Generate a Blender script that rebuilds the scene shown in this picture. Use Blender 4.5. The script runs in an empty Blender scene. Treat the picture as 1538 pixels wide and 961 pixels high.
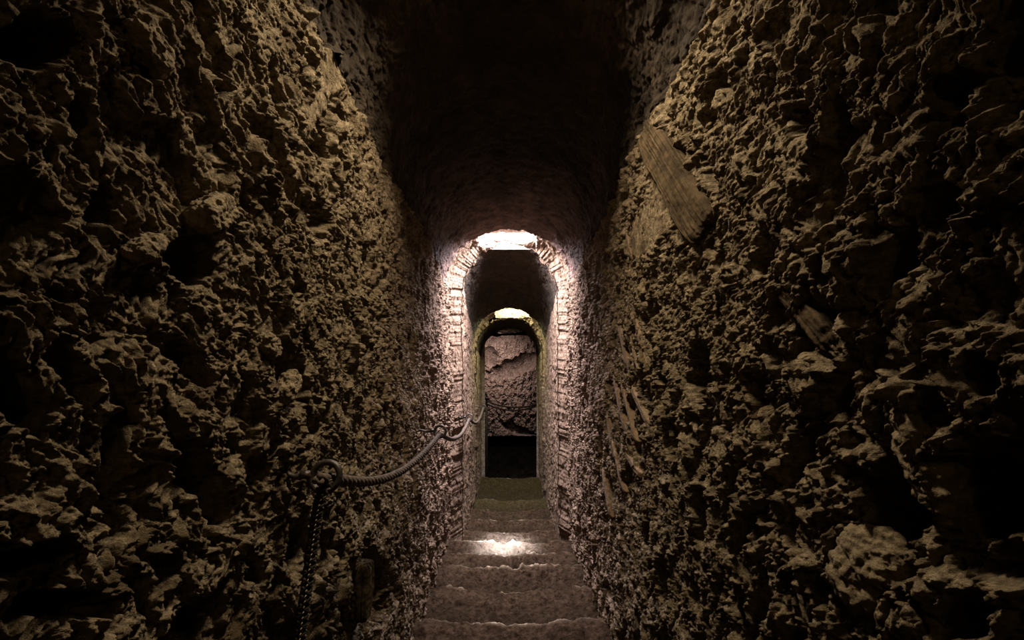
import bpy, math, random
import numpy as np
from mathutils import Vector, Matrix

random.seed(7)
sc = bpy.context.scene
COL = sc.collection
F = 600.0                     # focal length in pixels of the 1538 px wide frame
SL = 124.0 / F                # fall of the passage per metre
H = 1.297                     # eye height over the line of the step edges
VX = -4.0 / F                 # slight heading of the passage


def at(px, py, d):            # a pixel and a distance turned into a point
    return Vector(((px - 769) * d / F, d, -(py - 480.5) * d / F))


# ------------------------------------------------------------------ noise
def hsh(ix, iy, iz, seed):
    h = (ix.astype(np.int64) * 374761393 + iy.astype(np.int64) * 668265263 + iz.astype(np.int64) * 2147483647 + seed * 1274126177) & 0xFFFFFFFF
    h = ((h ^ (h >> 13)) * 1274126177) & 0xFFFFFFFF
    h = ((h ^ (h >> 16)) * 2246822519) & 0xFFFFFFFF
    return ((h ^ (h >> 15)) & 0xFFFFFF).astype(np.float32) / 16777216.0


def vnoise(P, s, seed):
    Q = P / s
    I = np.floor(Q)
    f = (Q - I).astype(np.float32)
    I = I.astype(np.int64)
    f = f * f * f * (f * (f * 6 - 15) + 10)
    r = 0
    for a in (0, 1):
        wx = f[:, 0] if a else 1 - f[:, 0]
        for b in (0, 1):
            wy = f[:, 1] if b else 1 - f[:, 1]
            for c in (0, 1):
                wz = f[:, 2] if c else 1 - f[:, 2]
                r = r + wx * wy * wz * hsh(I[:, 0] + a, I[:, 1] + b, I[:, 2] + c, seed)
    return r * 2 - 1


def fbm(P, s, seed, octs=4, g=0.5):
    r = 0; a = 1.0; t = 0
    for k in range(octs):
        r = r + a * vnoise(P, s / 2.03 ** k, seed + k * 17)
        t += a; a *= g
    return r / t


def worley(P, s, seed):
    Q = (P / s)
    I = np.floor(Q).astype(np.int64)
    n = len(P)
    f1 = np.full(n, 9, np.float32); f2 = np.full(n, 9, np.float32); cid = np.zeros(n, np.float32)
    for a in (-1, 0, 1):
        for b in (-1, 0, 1):
            for c in (-1, 0, 1):
                X, Y, Z = I[:, 0] + a, I[:, 1] + b, I[:, 2] + c
                h = hsh(X, Y, Z, seed)
                h2 = (h * 97.31) % 1.0; h3 = (h * 713.7) % 1.0
                d = (X + .15 + .7 * h - Q[:, 0]) ** 2 + (Y + .15 + .7 * h2 - Q[:, 1]) ** 2 + (Z + .15 + .7 * h3 - Q[:, 2]) ** 2
                d = d.astype(np.float32)
                near = d < f1
                f2 = np.where(near, f1, np.minimum(f2, d))
                cid = np.where(near, (h * 31.7) % 1.0, cid)
                f1 = np.where(near, d, f1)
    return np.sqrt(f1), np.sqrt(f2), cid


def sst(a, b, x):
    t = np.clip((x - a) / (b - a), 0, 1)
    return t * t * (3 - 2 * t)


# ------------------------------------------------------------------ materials
def mat(name, c1, c2, c3=None, rough=.92, sc1=14, bump=.004, bsc=150, spec=.25, metal=0, stretch=(1, 1, 1)):
    m = bpy.data.materials.new(name); m.use_nodes = True
    nt = m.node_tree; N = nt.nodes; L = nt.links
    b = N['Principled BSDF']
    b.inputs['Roughness'].default_value = rough
    b.inputs['Specular IOR Level'].default_value = spec
    b.inputs['Metallic'].default_value = metal
    tc = N.new('ShaderNodeTexCoord'); mp = N.new('ShaderNodeMapping'); mp.inputs['Scale'].default_value = stretch
    L.new(tc.outputs['Object'], mp.inputs['Vector'])
    n1 = N.new('ShaderNodeTexNoise'); n1.inputs['Scale'].default_value = sc1; n1.inputs['Detail'].default_value = 9; n1.inputs['Roughness'].default_value = .68
    L.new(mp.outputs[0], n1.inputs['Vector'])
    r = N.new('ShaderNodeValToRGB')
    r.color_ramp.elements[0].position = .32; r.color_ramp.elements[0].color = (*c1, 1)
    r.color_ramp.elements[1].position = .66; r.color_ramp.elements[1].color = (*c2, 1)
    L.new(n1.outputs['Fac'], r.inputs['Fac'])
    out = r.outputs['Color']
    if c3:
        n2 = N.new('ShaderNodeTexNoise'); n2.inputs['Scale'].default_value = sc1 * .22; n2.inputs['Detail'].default_value = 5
        L.new(mp.outputs[0], n2.inputs['Vector'])
        r2 = N.new('ShaderNodeValToRGB'); r2.color_ramp.elements[0].position = .5; r2.color_ramp.elements[1].position = .68
        L.new(n2.outputs['Fac'], r2.inputs['Fac'])
        mx = N.new('ShaderNodeMix'); mx.data_type = 'RGBA'
        L.new(r2.outputs['Color'], mx.inputs['Factor']); L.new(out, mx.inputs[6]); mx.inputs[7].default_value = (*c3, 1)
        out = mx.outputs[2]
    L.new(out, b.inputs['Base Color'])
    n3 = N.new('ShaderNodeTexNoise'); n3.inputs['Scale'].default_value = bsc; n3.inputs['Detail'].default_value = 6; n3.inputs['Roughness'].default_value = .7
    L.new(mp.outputs[0], n3.inputs['Vector'])
    bp = N.new('ShaderNodeBump'); bp.inputs['Strength'].default_value = 1; bp.inputs['Distance'].default_value = bump
    L.new(n3.outputs['Fac'], bp.inputs['Height']); L.new(bp.outputs[0], b.inputs['Normal'])
    return m


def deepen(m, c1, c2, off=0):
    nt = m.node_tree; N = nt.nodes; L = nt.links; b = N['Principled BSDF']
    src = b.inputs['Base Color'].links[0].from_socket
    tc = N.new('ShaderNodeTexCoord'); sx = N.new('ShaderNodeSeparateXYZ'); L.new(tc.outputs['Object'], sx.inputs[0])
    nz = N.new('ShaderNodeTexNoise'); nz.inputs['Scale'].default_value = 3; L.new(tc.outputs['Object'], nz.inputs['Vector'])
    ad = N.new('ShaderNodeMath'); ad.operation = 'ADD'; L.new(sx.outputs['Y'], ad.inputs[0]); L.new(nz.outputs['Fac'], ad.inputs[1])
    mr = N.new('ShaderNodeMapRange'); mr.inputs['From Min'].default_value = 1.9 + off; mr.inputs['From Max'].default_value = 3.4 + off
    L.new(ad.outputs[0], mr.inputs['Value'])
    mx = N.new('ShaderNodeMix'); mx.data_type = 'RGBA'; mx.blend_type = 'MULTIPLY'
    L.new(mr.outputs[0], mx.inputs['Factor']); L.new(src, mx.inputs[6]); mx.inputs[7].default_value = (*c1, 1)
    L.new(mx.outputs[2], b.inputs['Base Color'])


def worn(m):  # dirt and wear colours that also paint in tread shade and rim light
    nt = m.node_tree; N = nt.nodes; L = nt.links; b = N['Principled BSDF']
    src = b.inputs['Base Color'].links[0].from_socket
    for nm_, c in (('dirt_shade', (.022, .015, .009)), ('wear_rimlight', (.50, .39, .28))):
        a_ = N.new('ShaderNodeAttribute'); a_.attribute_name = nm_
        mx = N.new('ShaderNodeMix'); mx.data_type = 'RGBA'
        k = N.new('ShaderNodeMath'); k.operation = 'MULTIPLY'; k.inputs[1].default_value = .65 if nm_ == 'dirt_shade' else .9
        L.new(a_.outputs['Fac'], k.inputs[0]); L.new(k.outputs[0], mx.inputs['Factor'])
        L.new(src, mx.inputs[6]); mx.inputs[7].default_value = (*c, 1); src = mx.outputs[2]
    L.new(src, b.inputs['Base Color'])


M_TUFF = mat('rough_tuff', (.04, .028, .015), (.47, .37, .24), (.13, .094, .054), spec=.12, sc1=70, bump=.016, bsc=210)
deepen(M_TUFF, (1.0, .89, .98), None)
M_VAULT = mat('shaded_mortar', (.012, .008, .005), (.045, .031, .02), (.015, .010, .006), sc1=12, bump=.004, bsc=70)  # near-black; shade of the vaults and end recess put into the colour
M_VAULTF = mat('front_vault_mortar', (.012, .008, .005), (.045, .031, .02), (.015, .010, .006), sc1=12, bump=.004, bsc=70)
deepen(M_VAULTF, (4.5, 4.0, 5.0), None, 1.0)  # vault colour lightened towards the middle shaft, its glow painted in
M_INNER = mat('brown_tuff', (.06, .04, .028), (.46, .36, .30), (.17, .115, .085), sc1=44, bump=.008, bsc=120)
M_STEP = mat('worn_step_stone', (.010, .006, .003), (.082, .052, .033), (.026, .016, .010), spec=.04, sc1=34, bump=.016, bsc=75)
M_MOSS = mat('mossy_stone', (.020, .015, .008), (.085, .062, .030), (.040, .030, .008), spec=.04, sc1=34, bump=.014, bsc=75)
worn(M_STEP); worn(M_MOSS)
M_STONE = mat('smooth_stone', (.10, .075, .045), (.27, .21, .13), sc1=40, bump=.006, bsc=160)
M_BRICK = mat('thin_brick', (.09, .055, .032), (.28, .19, .12), (.15, .11, .07), sc1=30, bump=.003, bsc=140)
M_WOOD = mat('weathered_wood', (.014, .010, .006), (.085, .060, .034), spec=.08, sc1=16, bump=.003, bsc=40, stretch=(1, 1, 1))
M_ROPE = mat('rope_fibre', (.035, .026, .02), (.125, .095, .075), sc1=60, bump=.0015, bsc=420, rough=.85)
M_DROPE = mat('dark_rope', (.012, .010, .008), (.045, .036, .026), sc1=60, bump=.001, bsc=400, rough=.7)
M_FLECK = mat('pale_thread', (.16, .13, .08), (.40, .33, .20), sc1=60, bump=.0005, bsc=300, rough=.6)
M_IRON = mat('dark_iron', (.02, .017, .014), (.07, .058, .05), sc1=60, bump=.0008, bsc=250, rough=.42, spec=.5, metal=.6)


# ------------------------------------------------------------------ mesh helpers
def mesh_obj(name, V, Fq, m, parent=None, smooth=True, tris=None):
    V = np.ascontiguousarray(V, np.float32); Fq = np.ascontiguousarray(Fq, np.int32)
    me = bpy.data.meshes.new(name)
    nq = len(Fq); k = Fq.shape[1] if nq else 4
    nt_ = 0 if tris is None else len(tris)
    me.vertices.add(len(V)); me.vertices.foreach_set('co', V.ravel())
    me.loops.add(nq * k + nt_ * 3)
    li = Fq.ravel() if nt_ == 0 else np.concatenate([Fq.ravel(), np.asarray(tris, np.int32).ravel()])
    me.loops.foreach_set('vertex_index', li.astype(np.int32))
    me.polygons.add(nq + nt_)
    ls = np.concatenate([np.arange(nq) * k, nq * k + np.arange(nt_) * 3]).astype(np.int32)
    me.polygons.foreach_set('loop_start', ls)
    me.update(calc_edges=True); me.validate()
    me.materials.append(m)
    if smooth:
        me.polygons.foreach_set('use_smooth', np.ones(len(me.polygons), bool))
    o = bpy.data.objects.new(name, me); COL.objects.link(o)
    if parent: o.parent = parent
    return o


def grid_faces(nu, nv, mask=None, wrapv=False):
    i = np.arange(nu - 1)[:, None]; j = np.arange(nv if wrapv else nv - 1)[None, :]
    j2 = (j + 1) % nv
    a = i * nv + j; b = (i + 1) * nv + j; c = (i + 1) * nv + j2; d = i * nv + j2
    f = np.stack([a, b, c, d], -1).reshape(-1, 4)
    if mask is not None:
        f = f[mask.ravel()[f].all(1)]
    return f


def struct(o):
    o['kind'] = 'structure'; return o


def tag(o, label, cat, group=None):
    o['label'] = label; o['category'] = cat
    if group: o['group'] = group
    return o


def empty(name, loc):
    o = bpy.data.objects.new(name, None); o.location = loc; o.empty_display_size = .05; COL.objects.link(o); return o


def recenter(o, loc):
    loc = Vector(loc); o.data.transform(Matrix.Translation(-loc)); o.location = loc
    return o


# ------------------------------------------------------------------ masonry relief
# hollows seen in the walls: side, pixel centre, half sizes, lean in degrees, depth
HOLES = [
    (-1, 415, 245, 15, 42, 8, .07), (-1, 290, 388, 30, 40, 20, .09), (-1, 434, 572, 24, 46, 12, .10), (-1, 300, 545, 16, 38, 25, .07),
    (-1, 130, 190, 15, 55, 5, .08), (-1, 55, 60, 55, 42, -15, .09), (-1, 312, 725, 24, 66, 25, .10), (-1, 265, 640, 12, 38, 12, .06),
    (-1, 15, 340, 26, 60, 0, .09), (-1, 45, 590, 30, 60, 30, .09), (-1, 395, 190, 12, 20, 20, .04), (-1, 475, 320, 14, 26, 20, .06),
    (-1, 484, 228, 12, 25, 20, .05), (-1, 195, 590, 15, 50, 28, .07), (-1, 560, 878, 24, 60, 5, .10), (-1, 440, 822, 13, 48, -8, .07),
    (-1, 60, 840, 60, 26, 20, .07), (-1, 190, 790, 26, 28, 10, .06), (-1, 120, 560, 22, 60, 30, .05), (-1, 345, 130, 12, 18, 0, .04),
    (-1, 378, 850, 14, 30, 25, .06), (-1, 300, 930, 22, 26, 0, .06), (-1, 505, 860, 10, 50, -5, .06), (-1, 100, 905, 60, 22, 0, .07),
    (-1, 160, 320, 20, 44, -20, .06), (-1, 230, 100, 14, 22, 10, .05),
    (1, 1200, 182, 20, 30, 5, .07), (1, 1328, 212, 16, 34, -5, .07), (1, 1428, 296, 36, 38, 30, .08), (1, 1345, 392, 22, 56, -25, .09),
    (1, 1150, 396, 20, 16, 30, .06), (1, 1062, 262, 9, 28, 10, .06), (1, 1053, 558, 19, 42, -5, .09), (1, 1232, 494, 18, 58, -38, .08),
    (1, 1206, 690, 18, 52, -25, .08), (1, 1350, 748, 48, 56, 10, .11), (1, 1478, 750, 62, 66, 0, .12), (1, 1060, 775, 11, 60, 2, .07),
    (1, 1160, 905, 20, 50, -20, .07), (1, 1465, 925, 50, 40, 0, .09), (1, 1080, 120, 12, 18, 0, .05), (1, 1250, 410, 12, 24, 10, .05),
    (1, 1500, 560, 26, 30, 20, .06), (1, 1390, 560, 20, 26, -20, .05), (1, 1130, 800, 14, 34, -20, .05), (1, 1010, 640, 7, 40, 0, .04),
    (1, 1445, 150, 26, 40, 20, .06), (1, 1270, 590, 12, 30, -20, .05), (1, 1000, 870, 10, 40, 0, .05),
]
SMOOTH = [  # smoother mortar: side, px, py, rx, ry, lean
    (1, 960, 60, 40, 130, 0), (1, 985, 330, 26, 70, -32), (-1, 505, 90, 18, 110, -22),
]


def ell(P, side, px, py, rx, ry, lean):
    y = np.maximum(P[:, 1], .05)
    X = 769 + P[:, 0] * F / y - px; Z = 480.5 - P[:, 2] * F / y - py
    a = math.radians(lean); c, s = math.cos(a), math.sin(a)
    u = X * c - Z * s; w = X * s + Z * c
    return (u / rx) ** 2 + (w / ry) ** 2


def rubble(P, side=0, amp=1.0, fine=True):
    W = P + .020 * np.stack([vnoise(P, .05, 5), vnoise(P, .05, 6), vnoise(P, .05, 7)], 1)
    # everything in the wall is drawn out downwards and leans a little
    W = np.stack([W[:, 0], W[:, 1] + .20 * W[:, 2], W[:, 2] * .60], 1).astype(np.float32)
    big = fbm(P, .60, 11, 3)
    f1, f2, c = worley(W, .085, 3)
    st = np.clip(1 - (f1 / .85) ** 2, 0, 1) * (.25 + .75 * c) * 1.5
    loose = sst(-.3, .3, fbm(P, .30, 77, 2))
    g1, g2, c2 = worley(W, .021, 9)
    st2 = np.clip(1 - (g1 / .85) ** 2, 0, 1) * (.15 + .85 * c2) * 1.5
    med = fbm(W, .06, 21, 4, .55)
    d = .028 * big + .020 * (st - .5) * (.3 + loose) + .012 * (st2 - .5) * (.4 + loose) + .022 * med
    pit = sst(.12, .50, fbm(W, .08, 41, 3, .5))
    d = d - .026 * pit
    pit2 = sst(.10, .40, fbm(W, .022, 45, 3, .6))
    d = d - .008 * pit2
    if fine:
        h1, h2, c3 = worley(W, .0085, 19)
        d = d + .0085 * (c3 - .35) * np.clip(1 - (h1 / .85) ** 2, 0, 1) + .0090 * fbm(W, .0085, 31, 3, .7)
    d = d * amp
    if side:
        vis = P[:, 1] > .15
        sm = np.zeros(len(P), np.float32)
        for (sd, px, py, rx, ry, ln) in SMOOTH:
            if sd == side:
                sm = np.maximum(sm, (1 - sst(.6, 1.3, ell(P, sd, px, py, rx, ry, ln) * (1 + .5 * fbm(P, .05, 52, 3)))) * vis)
        d = d * (1 - .75 * sm) + .006 * sm
        wob = 1 + .9 * fbm(P, .045, 51, 4, .6)
        for (sd, px, py, rx, ry, ln, dep) in HOLES:
            if sd == side:
                d = d - dep * .9 * (1 - sst(.45, 1.25, ell(P, sd, px, py, rx, ry, ln) * wob)) * vis
    return d


# ------------------------------------------------------------------ passage sections
def interp(y, tab):
    ys = [t[0] for t in tab]
    return [np.interp(y, ys, [t[k] for t in tab]) for k in range(1, len(tab[0]))]


# y, left half width, right half width at spring, spring height, crown height
SEC1 = [(-2, .555, .53, 1.07, 1.55), (3.15, .555, .54, 1.07, 1.50), (3.57, .56, .545, 1.07, 1.545)]
RING1 = [(3.55, .575, .565, 1.08, 1.585), (3.97, .575, .565, 1.08, 1.60)]
SEC2 = [(3.95, .46, .46, 1.10, 1.565), (5.3, .468, .468, .80, 1.250)]
RING2 = [(5.28, .495, .495, .80, 1.285), (5.72, .495, .495, .78, 1.275)]
SEC3 = [(5.7, .462, .462, .74, 1.208), (6.45, .455, .455, .74, 1.20)]
FOOT = -1.62


def profile(s, y, tab):
    """s 0..1 left wall, 1..2 vault, 2..3 right wall -> x, h, normal (inward)"""
    wl, wr, sp, cr = interp(y, tab)
    cx = VX * y
    x = np.zeros_like(s); h = np.zeros_like(s); nx = np.zeros_like(s); nh = np.zeros_like(s)
    m = s <= 1
    x = np.where(m, -wl, x); h = np.where(m, FOOT + (sp - FOOT) * s, h); nx = np.where(m, 1, nx)
    m = (s > 1) & (s < 2)
    th = math.pi * (1 - (s - 1)); ct = np.cos(th); si = np.sin(th)
    mid = (wr - wl) / 2; r = (wr + wl) / 2
    x = np.where(m, mid + r * ct, x); h = np.where(m, sp + (cr - sp) * si, h)
    nx = np.where(m, -ct, nx); nh = np.where(m, -si, nh)
    m = s >= 2
    t = 3 - s
    hh = FOOT + (sp - FOOT) * t
    lean = .03 * np.clip((sp - hh) / 2.4, 0, 1)
    x = np.where(m, wr + lean, x); h = np.where(m, hh, h); nx = np.where(m, -1, nx)
    return x + cx, h, nx, nh


def section(name, s0, s1, ns, ys, tab, m, side=0, amp=1.0, hole=None, fine=True, blend=None, flare=None, splay=.0):
    ss = np.linspace(s0, s1, ns)
    if side:                                   # finer rows at eye level
        sp = 1.07; a_ = .8
        hh_ = a_ * np.sinh(np.linspace(math.asinh(FOOT / a_), math.asinh(sp / a_), ns))
        ss = (hh_ - FOOT) / (sp - FOOT)
        if side > 0: ss = 3 - ss[::-1]
    Y, S = np.meshgrid(np.asarray(ys, float), ss, indexing='ij')
    sh = Y.shape
    Y = Y.ravel(); S = S.ravel()
    x, h, nx, nh = profile(S, Y, tab)
    P = np.stack([x, Y, -SL * Y + h], 1).astype(np.float32)
    d = rubble(P, side, 1.0, fine)
    # the vault is plastered and calmer than the walls
    if blend is not None:
        k = 1 - (1 - blend) * sst(.93, 1.12, S) * (1 - sst(1.88, 2.07, S))
        # board marks along the vault
        d = d * k * amp + (1 - k) * .010 * vnoise(P * np.array([18, 1.2, 18], np.float32), 1.0, 91)
    else:
        d = d * amp
    V = P + np.stack([nx * d, 0 * d, nh * d], 1)
    if flare is not None:                       # mouth: rows spread outwards over the front face of this section
        V2 = V.reshape(*sh, 3)
        rows = []
        for t in np.linspace(1, 0, 61)[:-1]:
            y0 = ys[0]
            base = V2[0].copy()
            ctr = np.array([VX * y0, 0, -SL * y0 + .35])
            out = base.copy()
            s_ = S.reshape(sh)[0]
            fk = 1 - (.97 if splay else 0) * np.exp(-((s_ - 1.47) / .20) ** 4)     # broken away under the shaft
            out[:, 0] = base[:, 0] - nx.reshape(sh)[0] * flare * t * fk
            out[:, 2] = base[:, 2] - nh.reshape(sh)[0] * flare * t * fk
            r = rubble((out - np.array([0, 1, 0]) * (splay * t * fk)[:, None]).astype(np.float32), 0, .4, True) if splay else rubble(out.astype(np.float32), 0, .6, True)
            edge = .02 * (1 - t) ** 6
            out[:, 1] = base[:, 1] - r * min(1, 6 * t) + edge - splay * t * fk
            rows.append(out)
        V = np.concatenate([np.stack(rows).reshape(-1, 3), V]); nrow = sh[0] + 60
    else:
        nrow = sh[0]
    mask = None
    if hole is not None:
        mk = ~((V[:, 0] > hole[0]) & (V[:, 0] < hole[1]) & (V[:, 1] > hole[2]) & (V[:, 1] < hole[3]) & (V[:, 2] > -SL * V[:, 1] + 1.2))
        mask = mk
    Fq = grid_faces(nrow, ns, mask)
    return struct(mesh_obj(name, V, Fq, m))


def logspace(a, b, n):
    return np.exp(np.linspace(math.log(a), math.log(b), n))


Y1 = np.concatenate([np.linspace(-1.6, .22, 70)[:-1], logspace(.22, 3.98, 950)])
section('wall_left', 0, 1, 1100, Y1, [(-2, .555, .53, 1.07, 1.55), (3.98, .555, .54, 1.07, 1.53)], M_TUFF, -1)
section('wall_right', 2, 3, 1100, Y1, [(-2, .555, .53, 1.07, 1.55), (3.98, .555, .54, 1.07, 1.53)], M_TUFF, 1)
S0H = (-.26, .26, 1.05, 1.41)
Yc = np.concatenate([np.linspace(-1.6, .8, 60)[:-1], logspace(.8, 3.57, 420)])
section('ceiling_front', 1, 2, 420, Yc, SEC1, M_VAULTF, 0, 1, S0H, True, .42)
S1H = (-.31, .22, 3.52, 3.94)
section('ceiling_ring', 1, 2, 260, np.linspace(3.55, 3.98, 90), RING1, M_TUFF, 0, .7, S1H)
Y2 = np.linspace(3.95, 5.32, 190)
section('wall_arch_front', 0, 3, 1000, np.linspace(3.95, 4.0, 8), SEC2, M_TUFF, 0, .6, None, True, None, flare=.15, splay=.20)
section('wall_middle_left', 0, 1, 400, Y2, SEC2, M_TUFF, 0, .6)
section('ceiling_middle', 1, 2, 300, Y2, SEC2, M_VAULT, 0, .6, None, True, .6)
section('wall_middle_right', 2, 3, 400, Y2, SEC2, M_TUFF, 0, .6)
S2H = (-.22, .30, 5.30, 5.72)
section('ceiling_ring_far', 0, 3, 420, np.linspace(5.26, 5.74, 70), RING2, M_TUFF, 0, .5, S2H)
section('wall_arch_far', 0, 3, 600, np.linspace(5.7, 5.74, 6), SEC3, M_TUFF, 0, .9, None, True, None, flare=.09, splay=.08)
section('wall_far_left', 0, 1, 250, np.linspace(5.7, 6.5, 90), SEC3, M_TUFF, 0, .5)
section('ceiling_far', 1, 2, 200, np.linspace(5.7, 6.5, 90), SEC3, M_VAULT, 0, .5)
section('wall_far_right', 2, 3, 250, np.linspace(5.7, 6.5, 90), SEC3, M_TUFF, 0, .5)


def slab(name, origin, U, Vv, nu, nv, m, amp=1.0, pits=()):
    """rough plane: origin + a*U + b*V, relief along U x V"""
    o = np.array(origin, float); U = np.array(U, float); Vv = np.array(Vv, float)
    n = np.cross(U, Vv); n /= np.linalg.norm(n)
    a, b = np.meshgrid(np.linspace(0, 1, nu), np.linspace(0, 1, nv), indexing='ij')
    P = o + a.reshape(-1, 1) * U + b.reshape(-1, 1) * Vv
    P = P.astype(np.float32)
    d = rubble(P, 0, amp)
    for (px, pz, rx, rz, ln, dep) in pits:
        a_ = math.radians(ln); u = (P[:, 0] - px) * math.cos(a_) + (P[:, 2] - pz) * math.sin(a_); w_ = -(P[:, 0] - px) * math.sin(a_) + (P[:, 2] - pz) * math.cos(a_)
        d = d - dep * (1 - sst(.4, 1.3, ((u / rx) ** 2 + (w_ / rz) ** 2) * (1 + .8 * fbm(P, .12, 54, 3))))
    return struct(mesh_obj(name, P + n * d[:, None], grid_faces(nu, nv), m))


def shaft(name, hole, h0, h1, m, h0n=None):
    h0n = h0 if h0n is None else h0n
    x0, x1, y0, y1 = hole
    n = 60; V = []
    per = []
    for k in range(n): per.append((x0 + (x1 - x0) * k / n, y0, 0, 1))
    for k in range(n): per.append((x1, y0 + (y1 - y0) * k / n, -1, 0))
    for k in range(n): per.append((x1 - (x1 - x0) * k / n, y1, 0, -1))
    for k in range(n): per.append((x0, y1 - (y1 - y0) * k / n, 1, 0))
    per = np.array(per); zs = np.linspace(h0, h1, 60); ym = (y0 + y1) / 2
    Z, K = np.meshgrid(zs, np.arange(4 * n), indexing='ij')
    p = per[K.ravel()]
    lo_ = h0n + (h0 - h0n) * (p[:, 1] - y0) / (y1 - y0)          # the mouth follows the vault
    Zr = lo_ + (Z.ravel() - h0) * (h1 - lo_) / (h1 - h0)
    P = np.stack([p[:, 0], p[:, 1], -SL * ym + Zr], 1).astype(np.float32)
    d = rubble(P, 0, .45) - .012
    P[:, 0] += p[:, 2] * d; P[:, 1] += p[:, 3] * d
    Fq = grid_faces(60, 4 * n, None, True)
    Vt = np.concatenate([P, [[(x0 + x1) / 2, ym, -SL * ym + h1]]])
    top = 59 * 4 * n
    tr = [(top + k, top + (k + 1) % (4 * n), len(Vt) - 1) for k in range(4 * n)]
    return struct(mesh_obj(name, Vt, Fq, m, tris=tr))


shaft('ceiling_shaft_front', S0H, 1.44, 2.5, M_TUFF)
shaft('ceiling_shaft_middle', S1H, 1.47, 2.7, M_INNER, 1.60)
shaft('ceiling_shaft_far', S2H, 1.17, 2.3, M_INNER, 1.30)

# the cross passage at the foot of the stairs
zf = -SL * 6.5 - H - .02
slab('wall_end', (-1.9, 8.35, -2.42), (3.8, 0, 0), (0, -.25, 2.9), 620, 480, M_INNER, 2.2,
     ((.10, -.95, .60, .17, 22, .35), (-.45, -.75, .16, .2, 0, .25), (.2, -2.35, .5, .12, -25, .2)))
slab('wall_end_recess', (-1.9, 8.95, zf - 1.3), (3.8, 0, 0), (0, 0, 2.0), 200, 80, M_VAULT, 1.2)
slab('ceiling_end_ledge', (-1.9, 8.95, -2.42), (3.8, 0, 0), (0, -.6, 0), 200, 40, M_INNER, .5)
slab('ceiling_end', (-1.9, 6.4, -.25), (0, 2.2, 0), (3.8, 0, 0), 80, 100, M_VAULT, .6)
slab('wall_end_left', (-1.9, 6.4, zf - 1.3), (0, 2.6, 0), (0, 0, 4.1), 80, 100, M_INNER)
slab('wall_end_right', (1.9, 9.0, zf - 1.3), (0, -2.6, 0), (0, 0, 4.1), 80, 100, M_INNER)
for nm, xa, xb in (('wall_return_left', -1.9, -.44), ('wall_return_right', .40, 1.9)):
    slab(nm, (xb, 6.5, zf - 1.3), (xa - xb, 0, 0), (0, 0, 4.1), 60, 100, M_INNER, .4)
slab('wall_return_low', (.5, 6.52, zf - 1.3), (-1, 0, 0), (0, 0, 1.1), 40, 40, M_INNER, .3)
slab('wall_return_top', (.5, 6.5, -SL * 6.5 + 1.17), (-1, 0, 0), (0, 0, .9), 40, 40, M_INNER, .3)
slab('floor_end', (-1.9, 6.45, zf - 1.1), (3.8, 0, 0), (0, 2.7, 0), 160, 100, M_VAULT, .4)
slab('wall_back', (.75, -1.58, -1.5), (-1.5, 0, 0), (0, 0, 3.6), 100, 160, M_TUFF)


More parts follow.
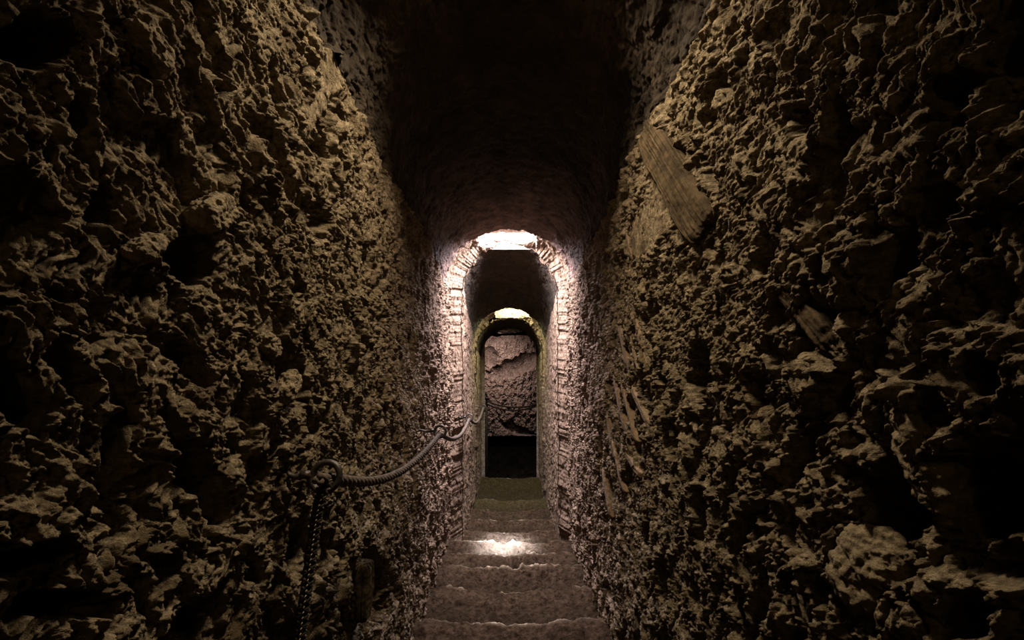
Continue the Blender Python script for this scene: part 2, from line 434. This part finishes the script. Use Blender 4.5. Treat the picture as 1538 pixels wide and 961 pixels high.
# ------------------------------------------------------------------ steps
def step(i, y0, y1, m, label, hump=0.0, depth=.30, tilt=.0):
    """one worn slab from y0 (under the step before) to its edge at y1"""
    z = -SL * y1 - H
    if i == 17: z += .085
    ww = .60 if y1 < 3.9 else .50
    x0, x1 = -ww + VX * y1, ww + VX * y1
    nx = 190
    # outline in (y, z): top, rounded edge, riser, underside, back
    pts = []; L = y1 - y0 + .04
    ntop = max(50, int(L / .0045))
    for k in range(ntop): pts.append((y0 - .04 + (L - .02) * k / (ntop - 1), 0, 0, 1, 1))
    for k in range(1, 10):
        a = math.radians(90 * k / 10); pts.append((y1 - .02 + .02 * math.sin(a), -.02 + .02 * math.cos(a), math.sin(a), math.cos(a), 1))
    for k in range(30): pts.append((y1, -.02 - (depth - .02) * k / 29, 1, 0, .6))
    for k in range(1, 6): pts.append((y1 - L * k / 6, -depth, 0, -1, .1))
    for k in range(8): pts.append((y0 - .04, -depth + depth * k / 8, -1, 0, .1))
    pts = np.array(pts); npf = len(pts)
    X, K = np.meshgrid(np.linspace(x0, x1, nx), np.arange(npf), indexing='ij')
    p = pts[K.ravel()]
    P = np.stack([X.ravel(), p[:, 0], z + p[:, 1]], 1).astype(np.float32)
    xr = P[:, 0] - VX * y1
    Q = P + np.array([0, i * 3.7, 0], np.float32)
    edge = fbm(Q * np.array([1, 0, 0], np.float32), .22, 200 + i, 3)
    d = .030 * fbm(Q, .15, 60 + i, 3) + .020 * fbm(Q, .04, 61, 4, .6)
    g1, g2, c = worley(Q, .055, 63)
    rub = .5 + 1.5 * np.exp(-((P[:, 1] - 3.35) / .5) ** 2) * np.exp(-((xr - .05) / .32) ** 2)
    h1, h2, c2 = worley(Q, .024, 64)
    d = d + rub * (.022 * (c - .3) * np.clip(1 - (g1 / .8) ** 2, 0, 1) + .014 * (c2 - .3) * np.clip(1 - (h1 / .8) ** 2, 0, 1))
    rim = np.exp(-((y1 - .03 - P[:, 1]) / .03) ** 2) * (p[:, 3] > .5)
    d = d * (1 - .55 * rim) * p[:, 4]
    wear_rimlight = -(.022 + hump) * np.exp(-(xr / .30) ** 2)              # trodden hollow in the middle
    P[:, 1] += p[:, 2] * d + .018 * edge * (p[:, 2] > 0)
    back = np.clip((y1 - P[:, 1]) / L, 0, 1)                       # the tread falls back from its raised rim
    P[:, 2] += p[:, 3] * d + wear_rimlight * (p[:, 1] > -.2) - .050 * sst(.03, .75, back) * (p[:, 3] > .5) * (i < 17)
    Fq = grid_faces(nx, npf, None, True)
    capA = [(0 * npf + 0, 0 * npf + k, 0 * npf + k + 1) for k in range(1, npf - 1)]
    e = (nx - 1) * npf
    capB = [(e, e + k + 1, e + k) for k in range(1, npf - 1)]
    o = mesh_obj('stone_step', P, Fq, m, tris=capA + capB)
    y_ = p[:, 0]
    wr = np.exp(-((y1 + .004 - y_) / .016) ** 2) * (p[:, 3] > .05) * sst(-.35, .15, fbm(Q, .10, 71, 3)) * np.clip(1.3 - np.abs(xr) * 2.2, 0, 1)  # pale worn nosing, also painted light caught along the rim
    dt = sst(.10, .50, back) * (.75 + .5 * fbm(Q, .12, 72, 3))  # dirt at the tread back, also painted shade between the rims
    for nm_, ar in (('wear_rimlight', wr), ('dirt_shade', dt)):
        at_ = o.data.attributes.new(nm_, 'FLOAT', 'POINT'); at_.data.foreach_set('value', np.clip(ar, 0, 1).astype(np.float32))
    recenter(o, (VX * y1, (y0 + y1) / 2, z - depth))
    return tag(o, label, 'step', 'worn stone steps down the passage')


edges = [-.9, -.5, -.1, .32, .75, 1.16, 1.58, 1.98, 2.394, 2.82, 3.19, 3.47, 3.76, 4.08, 4.48, 4.92, 5.40, 6.5]
lab = {8: 'ochre lit worn stone step at the lower picture edge with bright far rim',
       9: 'dark brown hollowed stone step just past the bright-rimmed nearest step',
       10: 'rough brown stone step with loose rubble in front of the white light patch',
       11: 'brown stone step just on the near side of the white light patch',
       12: 'stone step carrying the near part of the white light patch',
       13: 'stone step carrying the far part of the white light patch',
       14: 'brown stone step just behind the white light patch',
       15: 'brown stone step with sagging edge, second past the light patch',
       16: 'last greenish brown stone step before the mossy landing',
       17: 'mossy dark stone landing slab under the far arch'}
for k in range(4, len(edges)):
    m = M_MOSS if k >= 16 else M_STEP
    if k == 17: m = M_MOSS
    l = lab.get(k, 'worn stone step beneath the viewer')
    if k == 7: l = 'worn stone step cut off by the lower edge of the picture'
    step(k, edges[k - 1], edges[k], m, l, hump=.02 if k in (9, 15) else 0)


# ------------------------------------------------------------------ tubes, ropes, rings
def frames(path):
    P = [Vector(p) for p in path]; n = len(P)
    T = [((P[min(i + 1, n - 1)] - P[max(i - 1, 0)]).normalized()) for i in range(n)]
    up = Vector((0, 0, 1)) if abs(T[0].z) < .9 else Vector((1, 0, 0))
    A = [(up - T[0] * up.dot(T[0])).normalized()]
    for i in range(1, n):
        a = A[-1] - T[i] * A[-1].dot(T[i]); A.append(a.normalized())
    B = [T[i].cross(A[i]) for i in range(n)]
    return P, T, A, B


def tube(path, r, ns=10, closed=False):
    P, T, A, B = frames(path)
    n = len(P); rr = r if callable(r) else (lambda t: r)
    V = []
    for i in range(n):
        for k in range(ns):
            a = 2 * math.pi * k / ns
            V.append(P[i] + (A[i] * math.cos(a) + B[i] * math.sin(a)) * rr(i / (n - 1)))
    Fq = []
    for i in range(n - 1):
        for k in range(ns):
            Fq.append((i * ns + k, i * ns + (k + 1) % ns, (i + 1) * ns + (k + 1) % ns, (i + 1) * ns + k))
    tr = []
    if not closed:
        V.append(P[0]); V.append(P[-1]); a, b = len(V) - 2, len(V) - 1
        for k in range(ns):
            tr.append((a, (k + 1) % ns, k)); tr.append((b, (n - 1) * ns + k, (n - 1) * ns + (k + 1) % ns))
    return V, Fq, tr


def join(parts):
    V = []; Fq = []; tr = []
    for (v, f, t) in parts:
        o = len(V); V += [tuple(p) for p in v]
        Fq += [tuple(o + i for i in q) for q in f]; tr += [tuple(o + i for i in q) for q in t]
    return np.array(V), np.array(Fq), tr


def resample(path, stepl):
    P = [Vector(p) for p in path]; out = [P[0]]; acc = 0
    for a, b in zip(P, P[1:]):
        L = (b - a).length; t = stepl - acc
        while t <= L:
            out.append(a.lerp(b, t / L)); t += stepl
        acc = (acc + L) % stepl
    out.append(P[-1]); return out


def smooth_path(P, it=3):
    P = [Vector(p) for p in P]
    for _ in range(it):
        P = [P[0]] + [(P[i - 1] + P[i] * 2 + P[i + 1]) / 4 for i in range(1, len(P) - 1)] + [P[-1]]
    return P


def helix(path, R, pitch, phase, ripple=None, sign=1):
    P, T, A, B = frames(path)
    s = 0; out = []
    for i in range(len(P)):
        if i: s += (P[i] - P[i - 1]).length
        a = sign * 2 * math.pi * s / pitch + phase
        r = R if ripple is None else R + ripple * math.cos(4 * (2 * math.pi * s / pitch) + (0 if sign > 0 else math.pi))
        out.append(P[i] + (A[i] * math.cos(a) + B[i] * math.sin(a)) * r)
    return out


def twisted(name, path, r, m, parent=None, pitch=None, ns=8):
    pitch = pitch or r * 6.5
    path = resample(path, r * .35)
    parts = [tube(helix(path, r * .52, pitch, 2 * math.pi * k / 3), r * .52, ns) for k in range(3)]
    V, Fq, tr = join(parts)
    return mesh_obj(name, V, Fq, m, parent, tris=tr)


def torus_path(c, R, axis_u, axis_v, n=48):
    return [c + axis_u * (R * math.cos(2 * math.pi * k / n)) + axis_v * (R * math.sin(2 * math.pi * k / n)) for k in range(n + 1)]


def eye_bolt(c, R, r, wallx, label, turn=0, side=-1):
    """iron eye on a rod driven into the wall; c is the centre of the eye"""
    c = Vector(c); root = empty('eye_bolt', (wallx, c.y, c.z))
    u = Vector((math.cos(turn), math.sin(turn), 0)); v = Vector((0, math.sin(.35), math.cos(.35)))
    # a forged eye: near-flat ring standing off the rod end
    pr = torus_path(Vector((0, 0, 0)), R, u, v)
    V, Fq, tr = join([tube(pr, r, 12, True)])
    rg = mesh_obj('eye', V + np.array(c - root.location), Fq, M_IRON, root)
    a = c + u * (side * (R * .9))
    b = Vector((wallx + side * .05, c.y + .004, c.z + .006))
    pp = [a.lerp(b, t / 14) + Vector((0, 0, .003 * math.sin(t * .9))) for t in range(15)]
    V, Fq, tr = join([tube(pp, lambda t: r * (.95 + .15 * math.sin(9 * t)), 10),
                      tube([a + Vector((.006 * side, 0, .004)), a + Vector((.03 * side, 0, .006))], r * 1.35, 10)])
    mesh_obj('rod', V - np.array(root.location), Fq, M_IRON, root, tris=tr)
    tag(root, label, 'eye bolt', 'iron eye bolts holding the rope rail')
    return root


E1 = at(489, 716, .97); E2 = at(661, 648, 2.40); E3 = at(705, 627, 3.90); E4 = at(726, 611, 5.45)
eye_bolt(E1, .0335, .0078, -.545, 'nearest and largest iron eye bolt in the left wall, dark braided rope hanging from it')
eye_bolt(E2, .034, .0078, -.545, 'second iron eye bolt along the left wall, black ring just before the white glow')
eye_bolt(E3, .032, .0075, -.535, 'third iron eye bolt on the left wall inside the bright lit band')
eye_bolt(E4, .030, .0060, -.455, 'farthest small iron eye bolt in the dark inner arch on the left')


def sag(a, b, s, n=30, skew=0.0):
    out = []
    for k in range(n + 1):
        t = k / n; p = a.lerp(b, t); w = 4 * t * (1 - t)
        p.z -= s * (w + skew * math.sin(2 * math.pi * t)); out.append(p)
    return out


end4 = at(728, 604, 6.6)
pth = [E1 + Vector((.004, -.045, .012)), E1 + Vector((.002, -.01, -.006))] + sag(E1 + Vector((0, .02, -.012)), E2 + Vector((0, 0, -.014)), .085, 30, .10) \
    + sag(E2 + Vector((0, .012, -.014)), E3 + Vector((0, 0, -.012)), .10, 26)[1:] + sag(E3 + Vector((0, .012, -.012)), E4 + Vector((0, 0, -.012)), .11, 22)[1:] \
    + sag(E4 + Vector((0, .012, -.012)), end4, .09, 16)[1:]
pth = smooth_path(resample(pth, .02), 4)
rp = twisted('handrail_rope', pth, .0145, M_ROPE)
tag(rp, 'thick twisted brown rope rail sagging from eye to eye down the left wall', 'rope')
recenter(rp, pth[0])

# braided rope hanging from the nearest eye
q = [E1 + Vector((.012, .012, -.004)), E1 + Vector((.006, -.006, -.008)), E1 + Vector((.001, -.022, -.03)), at(476, 770, .94), at(466, 845, .92), at(458, 900, .90), at(450, 961, .885),
     at(443, 1020, .87), at(437, 1090, .86), at(432, 1170, .855), at(430, 1260, .85)]
q = smooth_path(resample(q, .012), 5)
root = empty('braided_rope', q[0])
qs = resample(q, .0022)
off = -np.array(root.location)
parts = [tube(resample(q, .006), .0098, 10)]
V, Fq, tr = join(parts); mesh_obj('core', V + off, Fq, M_DROPE, root, tris=tr)
parts = [tube(helix(qs, .0104, .066, math.pi / 4 * k * 2 + (math.pi / 4 if s_ < 0 else 0), .0018, s_), .0036, 6) for k in range(4) for s_ in (1, -1)]
V, Fq, tr = join(parts); mesh_obj('braid', V + off, Fq, M_DROPE, root, tris=tr)
fl = []
Pq, Tq, Aq, Bq = frames(resample(q, .0105))
for i in range(1, len(Pq) - 1):                          # pale marker threads, two rows facing the passage
    for sgn in (-1, 1):
        toward = Vector((.72, -.69, 0)); toward = (toward - Tq[i] * toward.dot(Tq[i])).normalized()
        sidev = Tq[i].cross(toward)
        base = Pq[i] + (toward * math.cos(.42) + sidev * (math.sin(.42) * sgn)) * .0142
        if sgn > 0: base = base + Tq[i] * .005
        dirv = (Tq[i] * .8 + sidev * (.6 * sgn)).normalized() * .0032
        fl.append(tube([base - dirv * .8, base, base + dirv * .8], .0011, 6))
V, Fq, tr = join(fl); mt = mesh_obj('marker_threads', V + off, Fq, M_FLECK, root, tris=tr)
mt['label'] = 'two rows of pale flecks'; mt['kind'] = 'stuff'
tag(root, 'black braided rope with pale flecks hanging down from the nearest eye bolt', 'rope')

# far end: iron post and two thin ropes across the cross passage
ya = 7.55
pr = empty('iron_post', at(731, 600, ya))
top = at(731, 598, ya); bot = Vector((top.x, ya, zf - 1.1))
V, Fq, tr = join([tube([top, top.lerp(bot, .5), bot], .022, 12)]); mesh_obj('shaft', V - np.array(pr.location), Fq, M_IRON, pr, tris=tr)
V, Fq, tr = join([tube([top + Vector((0, 0, .02)), top + Vector((0, 0, -.03))], .034, 14)]); mesh_obj('cap', V - np.array(pr.location), Fq, M_IRON, pr, tris=tr)
tag(pr, 'thin dark iron post at the foot of the stairs in front of the far wall', 'post')
pr2 = bpy.data.objects.new('iron_post', None); pr2.location = (.66, ya + .05, pr.location.z); COL.objects.link(pr2)
for ch in list(pr.children):
    c = ch.copy(); c.parent = pr2; COL.objects.link(c)
tag(pr2, 'dark iron post behind the right edge of the far doorway, holding the far rope ends', 'post')
ropes = []
for k, (sg, dz, lb) in enumerate(((.13, 0, 'upper of the two thin dark ropes crossing before the far wall'), (.15, -.055, 'lower of the two thin dark ropes crossing before the far wall'))):
    a = top + Vector((0, -.02, -.05 + dz)); b = Vector((.66, ya + .03, top.z - .04 + dz * .3))
    r_ = twisted('barrier_rope', sag(a, b, sg, 24), .015, M_DROPE, ns=6)
    recenter(r_, a); tag(r_, lb, 'rope', 'thin ropes before the far wall')


# ------------------------------------------------------------------ embedded pieces
def rough_block(name, c, ax, ay, az, size, m, label, cat, group=None, n=(26, 60, 14), amp=.006, taper=0.0, seed=0, round_=.25, grain=False, power=4.0):
    """a chunk: rounded box on local axes ax, ay, az (orthogonalised) with chipped relief"""
    ax = Vector(ax).normalized(); ay = (Vector(ay) - ax * Vector(ay).dot(ax)).normalized(); az = ax.cross(ay)
    # cube sphere
    k = n[1]; V = []; Fq = []
    g = np.linspace(-1, 1, k)
    A, B = np.meshgrid(g, g, indexing='ij'); A = A.ravel(); B = B.ravel(); O = np.ones_like(A)
    for (fx) in ((O, A, B), (-O, B, A), (B, O, A), (A, -O, B), (A, B, O), (B, A, -O)):
        o0 = len(V) * 0 + (sum(len(v) for v in V))
        V.append(np.stack(fx, 1)); Fq.append(grid_faces(k, k) + o0)
    V = np.concatenate(V); Fq = np.concatenate(Fq)
    # superellipsoid: power 2 is an ellipsoid, high is a box
    nrm = (np.abs(V) ** power).sum(1) ** (1 / power)
    V = V / nrm[:, None]
    if taper: V[:, 0] *= 1 - taper * (V[:, 1] * .5 + .5)
    S_ = np.array(size) / 2
    L = V * S_
    R = np.array([[ax.x, ay.x, az.x], [ax.y, ay.y, az.y], [ax.z, ay.z, az.z]])
    Wd = L @ R.T
    Q = (L + seed * 3.3).astype(np.float32)
    d = amp * fbm(Q, .06, 301 + seed, 4, .6) + amp * .5 * fbm(Q, .012, 311 + seed, 3)
    if grain:
        d = d + amp * .9 * vnoise(Q * np.array([1 / .006, 1 / .16, 1 / .006], np.float32), 1.0, 321)
    N = L / (S_ ** 2); N /= np.linalg.norm(N, axis=1)[:, None] + 1e-9
    Wd = Wd + (N @ R.T) * d[:, None]
    o = mesh_obj(name, Wd, Fq, m); o.location = c
    import bmesh
    bm = bmesh.new(); bm.from_mesh(o.data); bmesh.ops.remove_doubles(bm, verts=bm.verts, dist=1e-5); bmesh.ops.recalc_face_normals(bm, faces=bm.faces); bm.to_mesh(o.data); bm.free()
    return tag(o, label, cat, group)


def onwall(px, py, side=1, out=0.0, w=.545):
    d = w * F / abs(px - 769)
    p = at(px, py, d); p.x -= side * out
    return p


# plank on the right wall
a = onwall(982, 203); b = onwall(1060, 338)
rough_block('wooden_plank', (a + b) / 2 + Vector((-.012, 0, 0)), Vector((-1, -.12, .08)), (b - a), None, (.055, (b - a).length * 1.12, .125), M_WOOD,
            'weathered wooden plank slanting down across the upper right wall', 'plank', amp=.004, grain=True, n=(1, 90, 1), power=7.0)
a = onwall(1165, 418); b = onwall(1262, 530)
rough_block('timber_stub', (a + b) / 2 + Vector((.010, 0, 0)), Vector((-1, 0, 0)), (b - a), None, (.05, (b - a).length, .042), M_WOOD,
            'short dark timber stub slanting out of the right wall below the plank', 'timber', amp=.005, grain=True, n=(1, 70, 1), seed=2, power=3.2)
a = onwall(545, 848, -1); b = onwall(541, 925, -1)
rough_block('wooden_peg', (a + b) / 2 + Vector((.0, 0, 0)), Vector((1, 0, 0)), (b - a), None, (.07, (b - a).length * 1.15, .075), M_WOOD,
            'squared wooden peg stub low in the left wall, right of the hanging rope', 'wooden peg', amp=.004, grain=True, n=(1, 60, 1), seed=4, power=5)

STONES = [  # side, px, py, size (out, along, thick), direction px, label
    (1, 1300, 858, (.10, .16, .10), (20, -30), 'big smooth rounded stone low in the right wall', 2.4),
    (1, 1213, 562, (.05, .085, .022), (0, 30), 'thin upright ochre stone flake in the right wall below the timber stub', 4.0),
    (-1, 440, 580, (.06, .10, .05), (14, -34), 'pointed pale stone inside the dark hollow of the left wall', 2.6),
    (1, 1210, 232, (.07, .09, .055), (20, 8), 'pale knobbly stone high in the right wall beside a dark pit', 2.6),
    (-1, 332, 320, (.06, .09, .06), (26, -14), 'angular stone jutting from the upper left wall', 3.0),
    (-1, 640 * 0 + 232, 372, (.035, .055, .018), (22, -14), 'small flat bright stone chip in the left wall', 4.0),
    (1, 1395, 690, (.08, .16, .06), (10, 60), 'long upright stone rib between two deep hollows in the right wall', 2.6),
    (1, 1180, 880, (.07, .13, .055), (12, 40), 'slim leaning stone low in the right wall', 2.6),
    (-1, 412, 520, (.05, .07, .05), (10, 20), 'rounded pale stone in the left wall above the pointed one', 2.4),
    (-1, 240, 70, (.05, .08, .06), (10, 20), 'pale rounded stone near the top of the left wall', 2.4),
]
for i, (sd, px, py, size, dr, lb, pw) in enumerate(STONES):
    c = onwall(px, py, sd, -.012)
    c2 = onwall(px + dr[0], py + dr[1], sd)
    rough_block('embedded_stone', c, Vector((-sd, 0, 0)), (c2 - c), None, size, M_STONE, lb, 'stone', 'stones set in the rubble walls', n=(1, 60, 1), amp=.014, seed=10 + i, power=pw, taper=.25)

# two leaning courses of thin bricks in the right wall
BR = []
for r_, (x0, y0, x1, y1, n) in enumerate(((941, 500, 985, 560, 0),)): pass
bricks = [((936, 310), (955, 392)), ((948, 300), (972, 392)),
          ((932, 478), (950, 560)), ((944, 470), (968, 572)), ((955, 462), (986, 590)),
          ((925, 560), (944, 650)), ((936, 566), (960, 665)), ((952, 580), (980, 640)),
          ((912, 600), (926, 690)), ((922, 655), (941, 740)), ((936, 668), (966, 715)), ((908, 700), (920, 778))]
bl = ['uppermost left thin red brick under the wooden plank', 'uppermost right thin red brick under the wooden plank',
      'left of three thin bricks leaning in the middle band of the right wall', 'middle of three thin bricks leaning in the middle band of the right wall', 'right of three thin bricks leaning in the middle band of the right wall',
      'left brick of the lower trio in the leaning brick courses', 'middle brick of the lower trio in the leaning brick courses', 'right short brick of the lower trio in the leaning brick courses',
      'thin brick farthest along the wall beside the lower trio', 'thin brick right below the lower trio of the leaning courses', 'pale thin brick end standing out below the leaning courses', 'lowest thin brick of the leaning courses']
for i, (p0, p1) in enumerate(bricks):
    a = onwall(*p0, w=.545); b = onwall(*p1, w=.545)
    rough_block('thin_brick', (a + b) / 2 + Vector((.022, 0, 0)), Vector((-1, 0, 0)), (b - a), None, (.085, (b - a).length, .024 + .010 * (i % 3)), M_BRICK, bl[i], 'brick',
                'thin bricks leaning in the right wall', n=(1, 44, 1), amp=.004, seed=30 + i, power=6)


# ------------------------------------------------------------------ light: daylight falling through the three roof shafts
def area(name, loc, sx, sy, power, color, spread=180, rot=(0, 0, 0)):
    l = bpy.data.lights.new(name, 'AREA'); l.shape = 'RECTANGLE'; l.size = sx; l.size_y = sy
    l.energy = power; l.color = color; l.spread = math.radians(spread)
    o = bpy.data.objects.new(name, l); o.location = loc; o.rotation_euler = rot; COL.objects.link(o); return o


area('daylight_front', (0, 1.24, -SL * 1.2 + 1.72), .24, .24, 45, (1.0, .81, .56))
area('daylight_middle', (-.03, 3.73, -SL * 3.75 + 1.80), .42, .32, 8, (1.0, .84, .80), 75, (math.radians(-6), 0, 0))
area('daylight_middle_soft', (-.04, 3.72, -SL * 3.75 + 1.69), .46, .30, 180, (.96, .89, 1.0), 165, (math.radians(-7), 0, 0))
area('daylight_middle_beam', (-.06, 3.74, -SL * 3.765 + 2.3), .34, .34, 34, (.66, .78, 1.0), 8)
area('daylight_far', (.04, 5.52, -SL * 5.5 + 1.40), .40, .26, 34, (.96, 1.0, .60))
area('daylight_end', (-.3, 7.3, -.38), .7, .5, 12, (1.0, .78, .72), 110, (math.radians(50), 0, 0))
# a weak warm lamp farther up the passage, behind the viewer
l = bpy.data.lights.new('passage_lamp', 'POINT'); l.energy = 3.2; l.color = (1.0, .66, .26); l.shadow_soft_size = .04
lo = bpy.data.objects.new('passage_lamp', l); lo.location = (.05, -.75, 1.0); COL.objects.link(lo)

w = bpy.data.worlds.new('World'); sc.world = w; w.use_nodes = True
w.node_tree.nodes['Background'].inputs[0].default_value = (0, 0, 0, 1)
w.node_tree.nodes['Background'].inputs[1].default_value = 0

cam = bpy.data.cameras.new('camera'); co = bpy.data.objects.new('camera', cam); COL.objects.link(co)
co.location = (0, 0, 0); co.rotation_euler = (math.radians(90), 0, 0)
cam.sensor_width = 36; cam.lens = 36 * F / 1538; cam.clip_start = .02
sc.camera = co
sc.view_settings.view_transform = 'Standard'; sc.view_settings.look = 'None'
sc.view_settings.gamma = 1; sc.view_settings.use_curve_mapping = False
sc.view_settings.exposure = 0
sc.cycles.max_bounces = 6; sc.cycles.diffuse_bounces = 1
